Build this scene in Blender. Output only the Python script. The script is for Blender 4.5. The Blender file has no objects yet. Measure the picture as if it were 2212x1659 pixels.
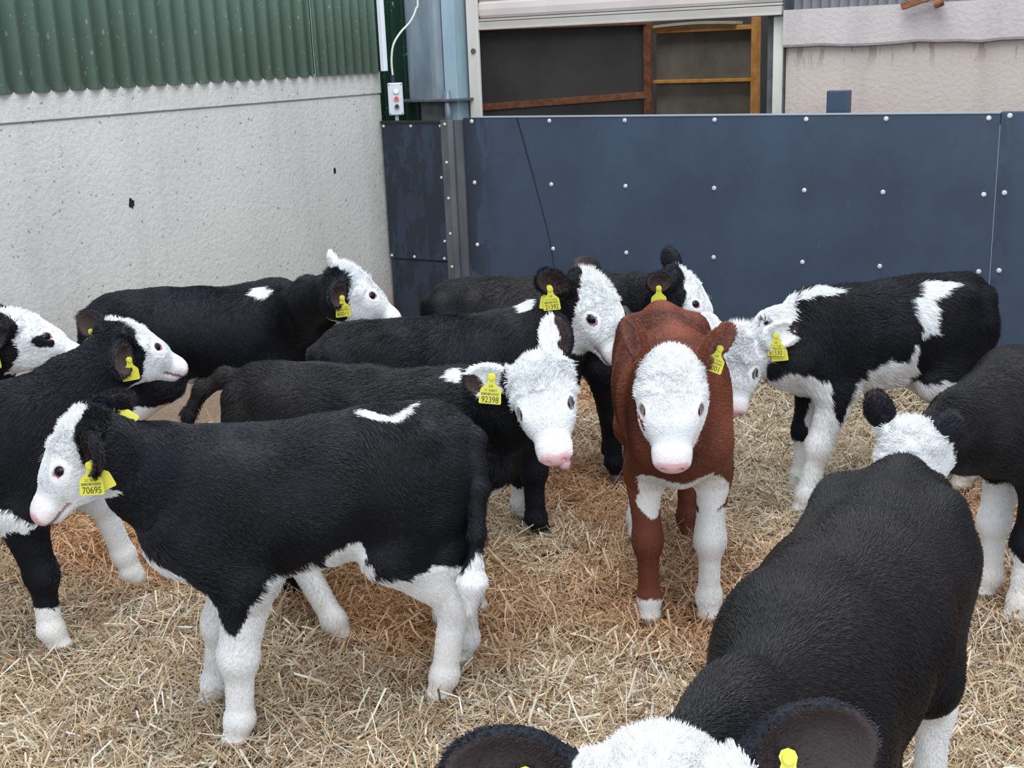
import bpy, math, random
import numpy as np
from mathutils import Matrix, Vector

# ---------------------------------------------------------------- camera, sky, light, exposure
W_, H_, FPX = 2212, 1659, 2600.0
CAM = np.array([0.0, 0.0, 1.7])
YAW, PITCH, ROLL = math.radians(31.0), math.radians(15.4), math.radians(2.25)
_f = np.array([-math.sin(YAW) * math.cos(PITCH), math.cos(YAW) * math.cos(PITCH), -math.sin(PITCH)])
_r0 = np.array([math.cos(YAW), math.sin(YAW), 0.0])
_u0 = np.cross(_r0, _f)
_r = _r0 * math.cos(ROLL) - _u0 * math.sin(ROLL)
_u = _r0 * math.sin(ROLL) + _u0 * math.cos(ROLL)

scene = bpy.context.scene
COL = scene.collection
cam_d = bpy.data.cameras.new('camera')
cam = bpy.data.objects.new('camera', cam_d)
COL.objects.link(cam)
cam_d.sensor_width = 36.0
cam_d.lens = FPX / W_ * 36.0
cam_d.clip_start = 0.05
M = Matrix(((_r[0], _u[0], -_f[0], CAM[0]), (_r[1], _u[1], -_f[1], CAM[1]), (_r[2], _u[2], -_f[2], CAM[2]), (0, 0, 0, 1)))
cam.matrix_world = M
scene.camera = cam

world = bpy.data.worlds.new('sky')
scene.world = world
world.use_nodes = True
bg = world.node_tree.nodes['Background']
bg.inputs['Color'].default_value = (0.76, 0.87, 1.0, 1)
bg.inputs['Strength'].default_value = 0.85


def area(name, loc, target, sx, sy, power, color):
    l = bpy.data.lights.new(name, 'AREA')
    l.shape = 'RECTANGLE'; l.size = sx; l.size_y = sy; l.energy = power; l.color = color
    o = bpy.data.objects.new(name, l); COL.objects.link(o)
    o.location = loc
    o.rotation_euler = (Vector(target) - Vector(loc)).to_track_quat('-Z', 'Y').to_euler()
    return o


area('roof_light', (-1.5, 2.6, 6.0), (-1.8, 3.2, 0), 3.0, 7.0, 330, (0.95, 0.97, 1.0))
area('open_barn_side', (2.5, -3.0, 3.6), (-2.2, 3.6, 0.6), 5.0, 2.5, 150, (0.95, 0.97, 1.0))
vs = scene.view_settings
vs.view_transform = 'Standard'; vs.look = 'None'; vs.exposure = 0.5; vs.gamma = 1.0
vs.use_curve_mapping = False


# ---------------------------------------------------------------- helpers
def tag(o, label=None, cat=None, group=None, kind=None):
    if label: o['label'] = label
    if cat: o['category'] = cat
    if group: o['group'] = group
    if kind: o['kind'] = kind
    return o


def link(o, parent=None):
    COL.objects.link(o)
    if parent: o.parent = parent
    return o


def empty(name, loc=(0, 0, 0), rz=0.0):
    o = bpy.data.objects.new(name, None); COL.objects.link(o)
    o.location = loc; o.rotation_euler = (0, 0, rz); o.empty_display_size = 0.1
    return o


class NT:
    def __init__(s, name):
        s.m = bpy.data.materials.new(name); s.m.use_nodes = True
        s.t = s.m.node_tree; s.b = s.t.nodes['Principled BSDF']

    def n(s, typ, **kw):
        nd = s.t.nodes.new(typ)
        for k, v in kw.items():
            if k in nd.inputs: nd.inputs[k].default_value = v
            else: setattr(nd, k, v)
        return nd

    def l(s, a, b): s.t.links.new(a, b)

    def co(s, scale=(1, 1, 1)):
        tc = s.n('ShaderNodeTexCoord'); mp = s.n('ShaderNodeMapping')
        mp.inputs['Scale'].default_value = scale
        s.l(tc.outputs['Object'], mp.inputs['Vector'])
        return mp.outputs['Vector']

    def noise(s, vec, scale, detail=4, rough=0.55):
        nd = s.n('ShaderNodeTexNoise'); nd.inputs['Scale'].default_value = scale
        nd.inputs['Detail'].default_value = detail; nd.inputs['Roughness'].default_value = rough
        s.l(vec, nd.inputs['Vector']); return nd.outputs['Fac']

    def voro(s, vec, scale, rnd=1.0):
        nd = s.n('ShaderNodeTexVoronoi'); nd.inputs['Scale'].default_value = scale
        nd.inputs['Randomness'].default_value = rnd
        s.l(vec, nd.inputs['Vector']); return nd.outputs['Distance']

    def ramp(s, fac, stops):
        r = s.n('ShaderNodeValToRGB'); e = r.color_ramp.elements
        e[0].position, e[0].color = stops[0][0], tuple(stops[0][1]) + (1,)
        e[1].position, e[1].color = stops[1][0], tuple(stops[1][1]) + (1,)
        for p, c in stops[2:]:
            x = e.new(p); x.color = tuple(c) + (1,)
        s.l(fac, r.inputs['Fac']); return r.outputs['Color']

    def mixc(s, fac, a, b, mode='MIX'):
        m = s.n('ShaderNodeMix', data_type='RGBA', blend_type=mode)
        for sock, v in ((m.inputs[0], fac), (m.inputs[6], a), (m.inputs[7], b)):
            if isinstance(v, (int, float)): sock.default_value = v
            elif isinstance(v, tuple): sock.default_value = v + (1,)
            else: s.l(v, sock)
        return m.outputs[2]

    def math(s, op, a, b=0.0, clamp=False):
        m = s.n('ShaderNodeMath', operation=op); m.use_clamp = clamp
        for sock, v in ((m.inputs[0], a), (m.inputs[1], b)):
            if isinstance(v, (int, float)): sock.default_value = v
            else: s.l(v, sock)
        return m.outputs[0]

    def sep(s, vec):
        x = s.n('ShaderNodeSeparateXYZ'); s.l(vec, x.inputs[0]); return x.outputs

    def out(s, color=None, rough=0.6, metal=0.0, bump=None, bd=0.01, spec=None, bs=1.0):
        if color is not None:
            if isinstance(color, tuple): s.b.inputs['Base Color'].default_value = color + (1,)
            else: s.l(color, s.b.inputs['Base Color'])
        if isinstance(rough, (int, float)): s.b.inputs['Roughness'].default_value = rough
        else: s.l(rough, s.b.inputs['Roughness'])
        s.b.inputs['Metallic'].default_value = metal
        if spec is not None: s.b.inputs['Specular IOR Level'].default_value = spec
        if bump is not None:
            b = s.n('ShaderNodeBump'); b.inputs['Distance'].default_value = bd; b.inputs['Strength'].default_value = bs
            s.l(bump, b.inputs['Height']); s.l(b.outputs[0], s.b.inputs['Normal'])
        return s.m


def mesh_np(name, co, faces, mat=None, parent=None, smooth=True):
    """co (n,3) array, faces (m,k) array of equal size polygons"""
    me = bpy.data.meshes.new(name)
    co = np.asarray(co, np.float32); faces = np.asarray(faces, np.int32)
    m, k = faces.shape
    me.vertices.add(len(co)); me.vertices.foreach_set('co', co.ravel())
    me.loops.add(m * k); me.loops.foreach_set('vertex_index', faces.ravel())
    me.polygons.add(m); me.polygons.foreach_set('loop_start', np.arange(0, m * k, k, dtype=np.int32))
    try: me.polygons.foreach_set('loop_total', np.full(m, k, np.int32))
    except Exception: pass
    me.polygons.foreach_set('use_smooth', np.full(m, smooth, bool))
    me.update(calc_edges=True)
    if mat: me.materials.append(mat)
    o = bpy.data.objects.new(name, me)
    return link(o, parent)


def set_col(me, name, cols, domain='POINT'):
    a = me.attributes.new(name, 'FLOAT_COLOR', domain)
    c = np.ones((len(cols), 4), np.float32); c[:, :3] = cols
    a.data.foreach_set('color', c.ravel())


class MB:
    """collects simple solids into one mesh"""
    def __init__(s): s.v = []; s.f = []; s.mi = []

    def add(s, vs, fs, mi=0):
        b = len(s.v); s.v += [tuple(v) for v in vs]
        s.f += [tuple(i + b for i in f) for f in fs]; s.mi += [mi] * len(fs); return s

    def box(s, x0, x1, y0, y1, z0, z1, mi=0):
        v = [(x, y, z) for x in (x0, x1) for y in (y0, y1) for z in (z0, z1)]
        return s.add(v, [(0, 1, 3, 2), (4, 6, 7, 5), (0, 4, 5, 1), (2, 3, 7, 6), (0, 2, 6, 4), (1, 5, 7, 3)], mi)

    def beam(s, p, q, w, h, mi=0, up=(0, 0, 1)):
        p, q = Vector(p), Vector(q); d = (q - p).normalized()
        u = Vector(up); a = d.cross(u).normalized() * w / 2; b = a.cross(d).normalized() * h / 2
        v = [p + a + b, p - a + b, p - a - b, p + a - b, q + a + b, q - a + b, q - a - b, q + a - b]
        return s.add(v, [(0, 1, 2, 3), (7, 6, 5, 4), (0, 4, 5, 1), (1, 5, 6, 2), (2, 6, 7, 3), (3, 7, 4, 0)], mi)

    def tube(s, pts, r, n=10, mi=0, caps=True):
        pts = [Vector(p) for p in pts]; rings = []; a = None
        rs = r if isinstance(r, (list, tuple)) else [r] * len(pts)
        for i, p in enumerate(pts):
            d = (pts[min(i + 1, len(pts) - 1)] - pts[max(i - 1, 0)]).normalized()
            if a is None:
                a = d.orthogonal().normalized()
            a = (a - d * a.dot(d)).normalized(); b = d.cross(a)
            rings.append([p + (a * math.cos(2 * math.pi * k / n) + b * math.sin(2 * math.pi * k / n)) * rs[i] for k in range(n)])
        v = [q for g in rings for q in g]
        f = [(i * n + k, i * n + (k + 1) % n, (i + 1) * n + (k + 1) % n, (i + 1) * n + k) for i in range(len(pts) - 1) for k in range(n)]
        if caps: f += [tuple(range(n - 1, -1, -1)), tuple((len(pts) - 1) * n + k for k in range(n))]
        return s.add(v, f, mi)

    def prism(s, poly, axis_vec, mi=0):
        a = Vector(axis_vec); n = len(poly)
        v = [Vector(p) for p in poly] + [Vector(p) + a for p in poly]
        f = [tuple(range(n)), tuple(range(2 * n - 1, n - 1, -1))] + [(i, i + n, (i + 1) % n + n, (i + 1) % n) for i in range(n)]
        return s.add(v, f, mi)

    def build(s, name, mats, parent=None, smooth=False, bevel=0.0):
        me = bpy.data.meshes.new(name); me.from_pydata(s.v, [], s.f)
        for m in (mats if isinstance(mats, (list, tuple)) else [mats]): me.materials.append(m)
        me.polygons.foreach_set('material_index', s.mi)
        me.polygons.foreach_set('use_smooth', [smooth] * len(s.f)); me.update()
        o = bpy.data.objects.new(name, me); link(o, parent)
        if bevel:
            b = o.modifiers.new('bevel', 'BEVEL'); b.width = bevel; b.segments = 2; b.limit_method = 'ANGLE'
        return o


def sph(name, c, r, mat, parent=None, sc=(1, 1, 1), n=16):
    v = []; f = []
    for i in range(n + 1):
        th = math.pi * i / n
        for j in range(2 * n):
            ph = math.pi * j / n
            v.append((c[0] + r * sc[0] * math.sin(th) * math.cos(ph), c[1] + r * sc[1] * math.sin(th) * math.sin(ph), c[2] + r * sc[2] * math.cos(th)))
    for i in range(n):
        for j in range(2 * n):
            f.append((i * 2 * n + j, (i + 1) * 2 * n + j, (i + 1) * 2 * n + (j + 1) % (2 * n), i * 2 * n + (j + 1) % (2 * n)))
    return mesh_np(name, v, f, mat, parent)

DRAFT = False
NSTRAW = 240000

# ---------------------------------------------------------------- materials of the building
def concrete(name, a, b, warm, pit=True, along='y'):
    t = NT(name); v = t.co()
    n1 = t.noise(v, 0.8, 5, 0.6); n2 = t.noise(v, 45, 3, 0.6)
    base = t.ramp(n1, [(0.3, a), (0.7, b)])
    c = t.mixc(t.math('MULTIPLY', t.math('SUBTRACT', n2, 0.35, True), 0.6), base, warm)
    vs_ = t.co((1, 1, 0.12)); st = t.noise(vs_, 6, 4, 0.6)          # faint vertical board and run marks
    c = t.mixc(t.math('MULTIPLY', t.math('SUBTRACT', st, 0.52, True), 1.6, True), c, tuple(x * 0.72 for x in a))
    bump = n2
    if pit:
        warp = t.n('ShaderNodeVectorMath', operation='ADD'); nz = t.n('ShaderNodeTexNoise'); nz.inputs['Scale'].default_value = 60
        sc = t.n('ShaderNodeVectorMath', operation='SCALE'); sc.inputs['Scale'].default_value = 0.03
        t.l(v, nz.inputs['Vector']); t.l(nz.outputs['Color'], sc.inputs[0]); t.l(v, warp.inputs[0]); t.l(sc.outputs[0], warp.inputs[1])
        for scl, lo, amt in ((26, 0.16, 0.62), (70, 0.17, 0.5)):
            d = t.voro(warp.outputs[0], scl)
            msk = t.math('LESS_THAN', d, lo)
            gate = t.math('GREATER_THAN', t.noise(v, scl * 0.6, 2), 0.55)
            m2 = t.math('MULTIPLY', t.math('MULTIPLY', msk, gate), amt)
            c = t.mixc(m2, c, (0.12, 0.11, 0.095))
            bump = t.math('SUBTRACT', bump, m2)
    return t, c, bump, v


def mat_plain(name, col, rough=0.5, metal=0.0, spec=0.5):
    return NT(name).out(tuple(col), rough, metal, spec=spec)


def mat_rough(name, a, b, rough=0.6, scale=8, metal=0.0, bump=0.002, stretch=(1, 1, 1), spec=0.5):
    t = NT(name); v = t.co(stretch)
    n = t.noise(v, scale, 6, 0.6)
    return t.out(t.ramp(n, [(0.32, a), (0.68, b)]), rough, metal, bump=n, bd=bump, spec=spec)


# left concrete wall: grey with pinholes, orange soiling near the bedding
t, c, bump, v = concrete('cast_concrete', (0.47, 0.465, 0.44), (0.585, 0.575, 0.54), (0.36, 0.34, 0.30))
z = t.sep(v)[2]
low = t.math('MULTIPLY_ADD', z, -2.2); low.node.inputs[2].default_value = 1.0
low = t.math('ADD', low, t.math('MULTIPLY', t.math('SUBTRACT', t.noise(v, 5), 0.5), 0.7), True)
c = t.mixc(t.math('MULTIPLY', low, 0.75), c, (0.46, 0.29, 0.17))
yy = t.sep(v)[1]
edge = t.math('MULTIPLY_ADD', yy, 9.0); edge.node.inputs[2].default_value = -53.2
edge = t.math('MULTIPLY', t.math('ADD', edge, t.math('MULTIPLY', t.math('SUBTRACT', t.noise(v, 14), 0.5), 1.6), True), 0.6)
c = t.mixc(edge, c, (0.23, 0.26, 0.20))
M_CONC = t.out(c, 0.9, bump=bump, bd=0.004, spec=0.25)
t, c, bump, v = concrete('pink_render', (0.46, 0.385, 0.345), (0.53, 0.45, 0.405), (0.38, 0.33, 0.30), pit=False)
zz = t.sep(v)[2]
band = t.math('MULTIPLY_ADD', zz, 10.0); band.node.inputs[2].default_value = -15.4
drip = t.math('MULTIPLY', t.math('ADD', band, 0.0, True), t.math('GREATER_THAN', t.noise(t.co((1, 1, .15)), 22, 4), 0.56), True)
c = t.mixc(t.math('MULTIPLY', drip, 0.55), c, (0.20, 0.15, 0.12))
M_PINK = t.out(c, 0.9, bump=bump, bd=0.004, spec=0.2)
t, c, bump, v = concrete('grey_pink_render', (0.42, 0.37, 0.36), (0.50, 0.44, 0.43), (0.36, 0.33, 0.32), pit=False)
M_PINKTOP = t.out(c, 0.9, bump=bump, bd=0.004, spec=0.2)


def green_sheet(name, a, b, chips):
    t = NT(name); v = t.co()
    n = t.noise(v, 1.2, 4)
    c = t.ramp(n, [(0.3, a), (0.7, b)])
    d = t.voro(t.co((1.2, 1.0, 0.55)), 20)
    chip = t.math('MULTIPLY', t.math('LESS_THAN', d, 0.13), t.math('GREATER_THAN', t.noise(v, 9, 3), chips))
    d2 = t.voro(t.co((1, 1, 0.6)), 60)
    chip2 = t.math('MULTIPLY', t.math('LESS_THAN', d2, 0.17), t.math('GREATER_THAN', t.noise(v, 25, 3), chips))
    c = t.mixc(t.math('MULTIPLY', t.math('MAXIMUM', chip, chip2), 0.7), c, (0.50, 0.58, 0.50))
    grime = t.math('MULTIPLY', t.math('SUBTRACT', t.noise(t.co((1, 1, .1)), 10, 3), 0.5, True), 1.2, True)
    c = t.mixc(grime, c, tuple(x * 0.55 for x in a))
    return t.out(c, 0.42, bump=n, bd=0.001, spec=0.4)


M_GREEN = green_sheet('green_painted_steel', (0.16, 0.25, 0.20), (0.22, 0.335, 0.28), 0.50)
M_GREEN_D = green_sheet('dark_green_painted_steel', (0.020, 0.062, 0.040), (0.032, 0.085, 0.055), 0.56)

# dark blue-grey plastic boards of the pen side
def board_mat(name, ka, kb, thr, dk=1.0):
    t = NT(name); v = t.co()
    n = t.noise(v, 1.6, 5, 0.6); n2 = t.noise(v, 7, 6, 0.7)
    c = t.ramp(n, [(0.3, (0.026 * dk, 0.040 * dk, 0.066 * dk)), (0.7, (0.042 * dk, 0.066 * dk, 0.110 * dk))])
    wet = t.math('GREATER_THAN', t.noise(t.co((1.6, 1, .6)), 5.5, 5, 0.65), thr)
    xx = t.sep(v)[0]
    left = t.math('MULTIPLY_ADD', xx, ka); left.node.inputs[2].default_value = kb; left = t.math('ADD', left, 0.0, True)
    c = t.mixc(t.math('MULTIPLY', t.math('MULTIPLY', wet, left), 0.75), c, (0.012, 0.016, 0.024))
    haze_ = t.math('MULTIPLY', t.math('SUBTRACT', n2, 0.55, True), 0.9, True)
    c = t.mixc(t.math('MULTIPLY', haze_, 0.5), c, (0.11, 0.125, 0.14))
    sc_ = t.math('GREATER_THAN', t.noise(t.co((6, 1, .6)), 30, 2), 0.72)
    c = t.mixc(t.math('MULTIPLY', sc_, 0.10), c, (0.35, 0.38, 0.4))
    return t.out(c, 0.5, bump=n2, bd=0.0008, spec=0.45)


M_BOARD = board_mat('recycled_plastic_board', -5.0, -6.2, .47)
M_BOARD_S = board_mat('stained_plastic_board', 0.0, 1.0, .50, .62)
M_SEAM = mat_plain('black_run_stain', (0.010, 0.013, 0.020), 0.35)
M_BOLT = mat_rough('zinc_bolt', (0.55, 0.55, 0.53), (0.80, 0.80, 0.78), 0.35, 60, 0.35, 0.0005)
M_GALV = mat_rough('galvanised_steel', (0.10, 0.13, 0.16), (0.19, 0.23, 0.26), 0.45, 10, 0.25, 0.001, (1, 1, .3))
M_BLUEG = mat_rough('blue_grey_paint', (0.22, 0.32, 0.37), (0.31, 0.41, 0.46), 0.5, 12, 0.0, 0.001, (1, 1, .2))
M_DARKM = mat_rough('weathered_dark_steel', (0.05, 0.055, 0.06), (0.12, 0.12, 0.12), 0.6, 14, 0.2)
M_CREAM = mat_rough('cream_steel', (0.50, 0.47, 0.42), (0.60, 0.57, 0.52), 0.5, 7, 0.0, 0.0006, (1, 1, .3))
M_SHUT = mat_rough('shutter_paint', (0.52, 0.45, 0.43), (0.60, 0.53, 0.51), 0.45, 3, 0.0, 0.0004)
M_SHUTG = mat_rough('shutter_rail', (0.36, 0.34, 0.31), (0.46, 0.43, 0.40), 0.45, 8, 0.1, 0.0004, (.3, 1, 1))
M_RUST = mat_rough('rusty_steel', (0.13, 0.045, 0.02), (0.30, 0.115, 0.05), 0.85, 25, 0.0, 0.002)
M_RUST_SUN = mat_rough('sun_tinted_rusty_steel', (0.50, 0.19, 0.035), (0.72, 0.34, 0.08), 0.8, 18, 0.0, 0.002)  # rusty steel brightened to orange, sunlight painted into its colour
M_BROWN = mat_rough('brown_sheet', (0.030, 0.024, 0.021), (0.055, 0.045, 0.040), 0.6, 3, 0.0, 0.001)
M_TAUPE = mat_rough('dusty_board', (0.10, 0.085, 0.065), (0.19, 0.165, 0.13), 0.8, 4, 0.0, 0.001)
M_WOOD = mat_rough('pale_bent_board', (0.42, 0.30, 0.16), (0.62, 0.50, 0.32), 0.7, 10, 0.0, 0.001, (.2, 1, 1))
M_WHITE = mat_plain('white_plastic', (0.72, 0.75, 0.80), 0.4)
M_CABLE = mat_plain('grey_cable_sheath', (0.55, 0.58, 0.52), 0.45)
M_BOXG = mat_plain('light_grey_plastic', (0.52, 0.54, 0.57), 0.45)
M_BLACK = mat_plain('black_plastic', (0.012, 0.012, 0.014), 0.4)
M_RED = mat_plain('red_plastic', (0.60, 0.05, 0.03), 0.35)
M_NAVY = mat_plain('navy_steel', (0.030, 0.05, 0.085), 0.4)

# ---------------------------------------------------------------- the building
XL, YP, YB = -4.46, 6.0, 6.5
b = MB()
# concrete wall with an upper band set slightly proud above a rough pour joint
b.box(XL - 0.2, XL, -3.0, 6.02, -0.2, 1.485)
b.box(XL - 0.2, XL + 0.008, -3.0, 6.02, 1.492, 1.62)
b.box(XL - 0.2, XL - 0.006, -3.0, 6.015, 1.48, 1.50)
wl = b.build('wall_left', M_CONC, bevel=0.004); tag(wl, kind='structure')
# form tie holes and a chipped joint in the wall
for (hy, hz, r) in ((4.0, 1.08, 0.021), (5.53, 1.08, 0.014)):
    m = MB(); rnd = random.Random(int(hy * 10)); pr = []
    for k in range(14):
        a = 2 * math.pi * k / 14; q = r * (0.75 + 0.5 * rnd.random())
        pr.append((XL + 0.0005, hy + q * math.cos(a) * .8, hz + q * math.sin(a) * 1.15))
    m.prism(pr, (0.0012, 0, 0))
    o = m.build('formwork_hole', M_BLACK)
    tag(o, 'larger dark tie hole low in the left concrete wall, nearer the left frame edge' if hy < 5 else 'smaller dark tie hole in the concrete wall near its right edge', 'hole')


def corrugated(name, org, du, length, z0, z1, nrm, mat, pitch=0.097, amp=0.013):
    n = int(length / pitch * 10); us = np.linspace(0, length, n + 1)
    ph = us / pitch * 2 * np.pi
    off = amp * np.sin(ph + 0.35 * np.sin(ph))
    du = np.array(du, float); nrm = np.array(nrm, float); org = np.array(org, float)
    co = []; f = []
    for s, thick in ((0, 0.0), (1, -0.004)):
        for z_ in (z0, z1):
            co.append(org + us[:, None] * du + (off + thick)[:, None] * nrm + np.array([0, 0, z_]))
    co = np.concatenate(co); N = n + 1
    for i in range(n):
        f += [(i, i + 1, N + i + 1, N + i), (2 * N + i + 1, 2 * N + i, 3 * N + i, 3 * N + i + 1), (i + 1, i, 2 * N + i, 2 * N + i + 1)]
    o = mesh_np(name, co, f, mat)
    return tag(o, kind='structure')


corrugated('wall_left_cladding', (XL + 0.02, -2.95, 0), (0, 1, 0), 8.34, 1.612, 3.2, (1, 0, 0), M_GREEN)
corrugated('wall_left_cladding_lap', (XL + 0.030, 5.39, 0), (0, 1, 0), 0.60, 1.614, 3.2, (1, 0, 0), M_GREEN, pitch=0.078)
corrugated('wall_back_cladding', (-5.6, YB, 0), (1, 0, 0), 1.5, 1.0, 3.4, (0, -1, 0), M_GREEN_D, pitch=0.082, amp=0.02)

# steel column: round-fronted post, blue grey flange, base plate and stub
col = empty('trim_1', (-4.2, 6.4, 0)); tag(col, kind='structure')
m = MB(); prof = []
for k in range(13):
    a = math.pi * (k / 12)
    prof.append((-0.16 - 0.135 * math.cos(a) * 1.0, -0.02 - 0.06 * math.sin(a), 1.44))
prof += [(-0.025, 0.12, 1.44), (-0.295, 0.12, 1.44)]
m.prism(prof[::-1], (0, 0, 2.0)); m.build('column_post', M_GALV, col, smooth=False)
MB().box(-0.02, 0.07, -0.04, 0.10, 1.0, 3.4).build('column_flange', M_BLUEG, col, bevel=0.004)
MB().box(-0.36, 0.13, -0.12, 0.08, 1.424, 1.44).build('base_plate', M_DARKM, col, bevel=0.003)
MB().box(-0.22, 0.0, -0.02, 0.10, 1.0, 1.424).build('column_stub', M_DARKM, col)
m = MB(); m.tube([(0.03, -0.09, 1.2), (0.03, -0.09, 1.49)], 0.02, 12); m.build('hinge_pin', M_GALV, col, smooth=True)

# door way with roller shutter
dr = empty('door_1', (-3.0, YB, 0)); tag(dr, kind='structure')
MB().box(-1.10, -1.022, -0.05, -0.025, 0.0, 3.4).build('door_jamb', M_CREAM, dr, bevel=0.004)
m = MB(); m.tube([(-1.055, -0.058, 1.715), (-1.055, -0.045, 1.715)], 0.016, 16, 0); m.build('jamb_bolt', M_DARKM, dr)
m = MB()
for k in range(12):
    z_ = 1.905 + k * 0.10
    m.prism([(-1.03, 0.0, z_), (-1.03, -0.012, z_ + 0.015), (-1.03, -0.016, z_ + 0.05), (-1.03, -0.012, z_ + 0.083), (-1.03, 0.0, z_ + 0.098), (-1.03, 0.02, z_ + 0.098), (-1.03, 0.02, z_)], (1.89, 0, 0))
m.build('shutter_curtain', M_SHUT, dr)
m = MB(); m.box(-1.03, 0.865, -0.03, 0.02, 1.845, 1.883).box(-1.03, 0.865, -0.022, 0.02, 1.887, 1.9).box(-1.03, 0.865, -0.04, 0.02, 1.836, 1.847)
m.build('shutter_bottom_rail', M_SHUTG, dr, bevel=0.002)
m = MB(); m.box(0.805, 0.862, 0.02, 0.10, 0.0, 1.83, 0).box(0.76, 0.805, 0.06, 0.14, 0.0, 1.9, 1)
m.build('shutter_guide', [M_CREAM, M_DARKM], dr, bevel=0.003)
m = MB(); m.box(0.868, 0.872, 0.0, 0.2, 0.0, 3.4); m.build('door_jamb', M_DARKM, dr)

# big rusty framed boards standing in the yard behind the doorway
bd = empty('rusty_gate_leaf', (-3.6, 7.4, 0))
tag(bd, 'dark brown sheeted steel leaf in a rusty frame, left half of the doorway', 'gate')
L0, L1 = (-4.75, 6.95), (-3.50, 7.78)


def lp(s, z_, off=0.0):
    dx, dy = L1[0] - L0[0], L1[1] - L0[1]; ln = math.hypot(dx, dy)
    return (L0[0] + dx * s + dy / ln * off + 3.6, L0[1] + dy * s - dx / ln * off - 7.4, z_)


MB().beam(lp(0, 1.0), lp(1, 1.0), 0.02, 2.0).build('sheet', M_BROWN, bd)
MB().beam(lp(0, 1.862, .03), lp(1, 1.862, .03), 0.05, 0.035).build('top_rail', M_RUST, bd, bevel=0.003)
MB().beam(lp(0, 1.335, .03), lp(1, 1.385, .03), 0.05, 0.045).build('middle_rail', M_RUST, bd, bevel=0.003)
MB().beam(lp(1, 0.2, .03), lp(1, 1.86, .03), 0.05, 0.05, up=(0, 1, 0)).build('end_post', M_RUST, bd, bevel=0.003)
g2 = empty('sun_tinted_gate_leaf', (-3.2, 7.85, 0))
tag(g2, 'dusty board in a rusty frame coloured as if sunlit, right half of the doorway', 'gate')
MB().box(-0.28, 0.46, 0.036, 0.056, 0.1, 1.80).build('sheet', M_TAUPE, g2)
MB().box(-0.28, 0.42, -0.03, 0.03, 1.455, 1.478).build('middle_rail', M_RUST_SUN, g2, bevel=0.003)
MB().box(-0.28, 0.42, -0.03, 0.03, 1.785, 1.815).build('top_rail', M_RUST_SUN, g2, bevel=0.003)
MB().box(0.42, 0.462, -0.035, 0.035, 0.1, 1.86).build('end_post', M_RUST_SUN, g2, bevel=0.003)
m = MB(); pr = []
for k in range(13):
    s = k / 12; pr.append((-0.28 + 0.60 * s, 0, 1.818 + 0.014 * math.sin(math.pi * s * .9)))
m.prism([(p[0], -0.06, p[2]) for p in pr] + [(p[0], -0.06, p[2] + 0.018) for p in pr[::-1]], (0, 0.14, 0))
m.build('bent_top_board', M_WOOD, g2)
# the yard floor and a far shed wall close the view through the doorway
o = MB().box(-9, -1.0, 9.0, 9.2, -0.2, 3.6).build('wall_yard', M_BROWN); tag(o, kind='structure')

# pink rendered wall on the right with a proud upper lift
m = MB(); m.box(-2.125, 4.0, YB + 0.03, YB + 0.25, -0.2, 1.69); o = m.build('wall_back', M_PINK); tag(o, kind='structure')
nx = 60; co = []; f = []
for i in range(nx + 1):
    x = -2.13 + 6.0 * i / nx; rr = 0.005 * math.sin(i * 1.1) + 0.003 * math.sin(i * 2.9 + 1)
    for (yy_, zz_) in ((YB + 0.03, 1.665 + rr), (YB - 0.01, 1.668 + rr), (YB - 0.016, 1.68 + rr), (YB - 0.016, 1.86), (YB + 0.2, 1.86)):
        co.append((x, yy_, zz_))
for i in range(nx):
    for k in range(4): f.append((i * 5 + k, (i + 1) * 5 + k, (i + 1) * 5 + k + 1, i * 5 + k + 1))
o = mesh_np('wall_back_upper', co, f, M_PINKTOP, smooth=False); tag(o, kind='structure')
corrugated('wall_back_sheeting', (-2.12, YB + 0.12, 0), (1, 0, 0), 6.0, 1.84, 3.4, (0, -1, 0), mat_rough('grey_sheeting', (0.28, 0.31, 0.33), (0.36, 0.39, 0.41), 0.5), pitch=0.05, amp=0.01)
m = MB(); m.beam((-1.50, 6.42, 1.845), (-1.32, 6.42, 1.90), 0.05, 0.03); m.tube([(-1.34, 6.40, 1.845), (-1.30, 6.40, 1.86)], 0.02, 10)
tag(m.build('roof_bracket', M_RUST), 'rusty pipe bracket on top of the pink wall ledge', 'bracket')

# pen boards: small panel, angle post, main panel and next panel
PZ = 1.345
pp = empty('pen_panel', (-4.2, YP, 0)); tag(pp, 'narrow dark blue-grey board between concrete wall and steel post', 'panel', 'dark pen boards')
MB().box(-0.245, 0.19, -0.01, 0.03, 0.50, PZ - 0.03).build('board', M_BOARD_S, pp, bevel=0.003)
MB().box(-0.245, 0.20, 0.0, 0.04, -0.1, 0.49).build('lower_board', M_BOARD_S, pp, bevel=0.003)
MB().box(-0.25, 0.20, -0.016, 0.04, PZ - 0.03, PZ - 0.015).build('top_strip', M_BLACK, pp)


def bolt(x, z_, parent, r=0.012, y=-0.012):
    m = MB(); m.tube([(x, y + 0.006, z_), (x, y, z_), (x, y - 0.003, z_)], [r, r, r * .8], 14); m.tube([(x, y - 0.003, z_), (x, y - 0.008, z_)], r * .5, 6)
    m.build('bolt', M_BOLT, parent)


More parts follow.
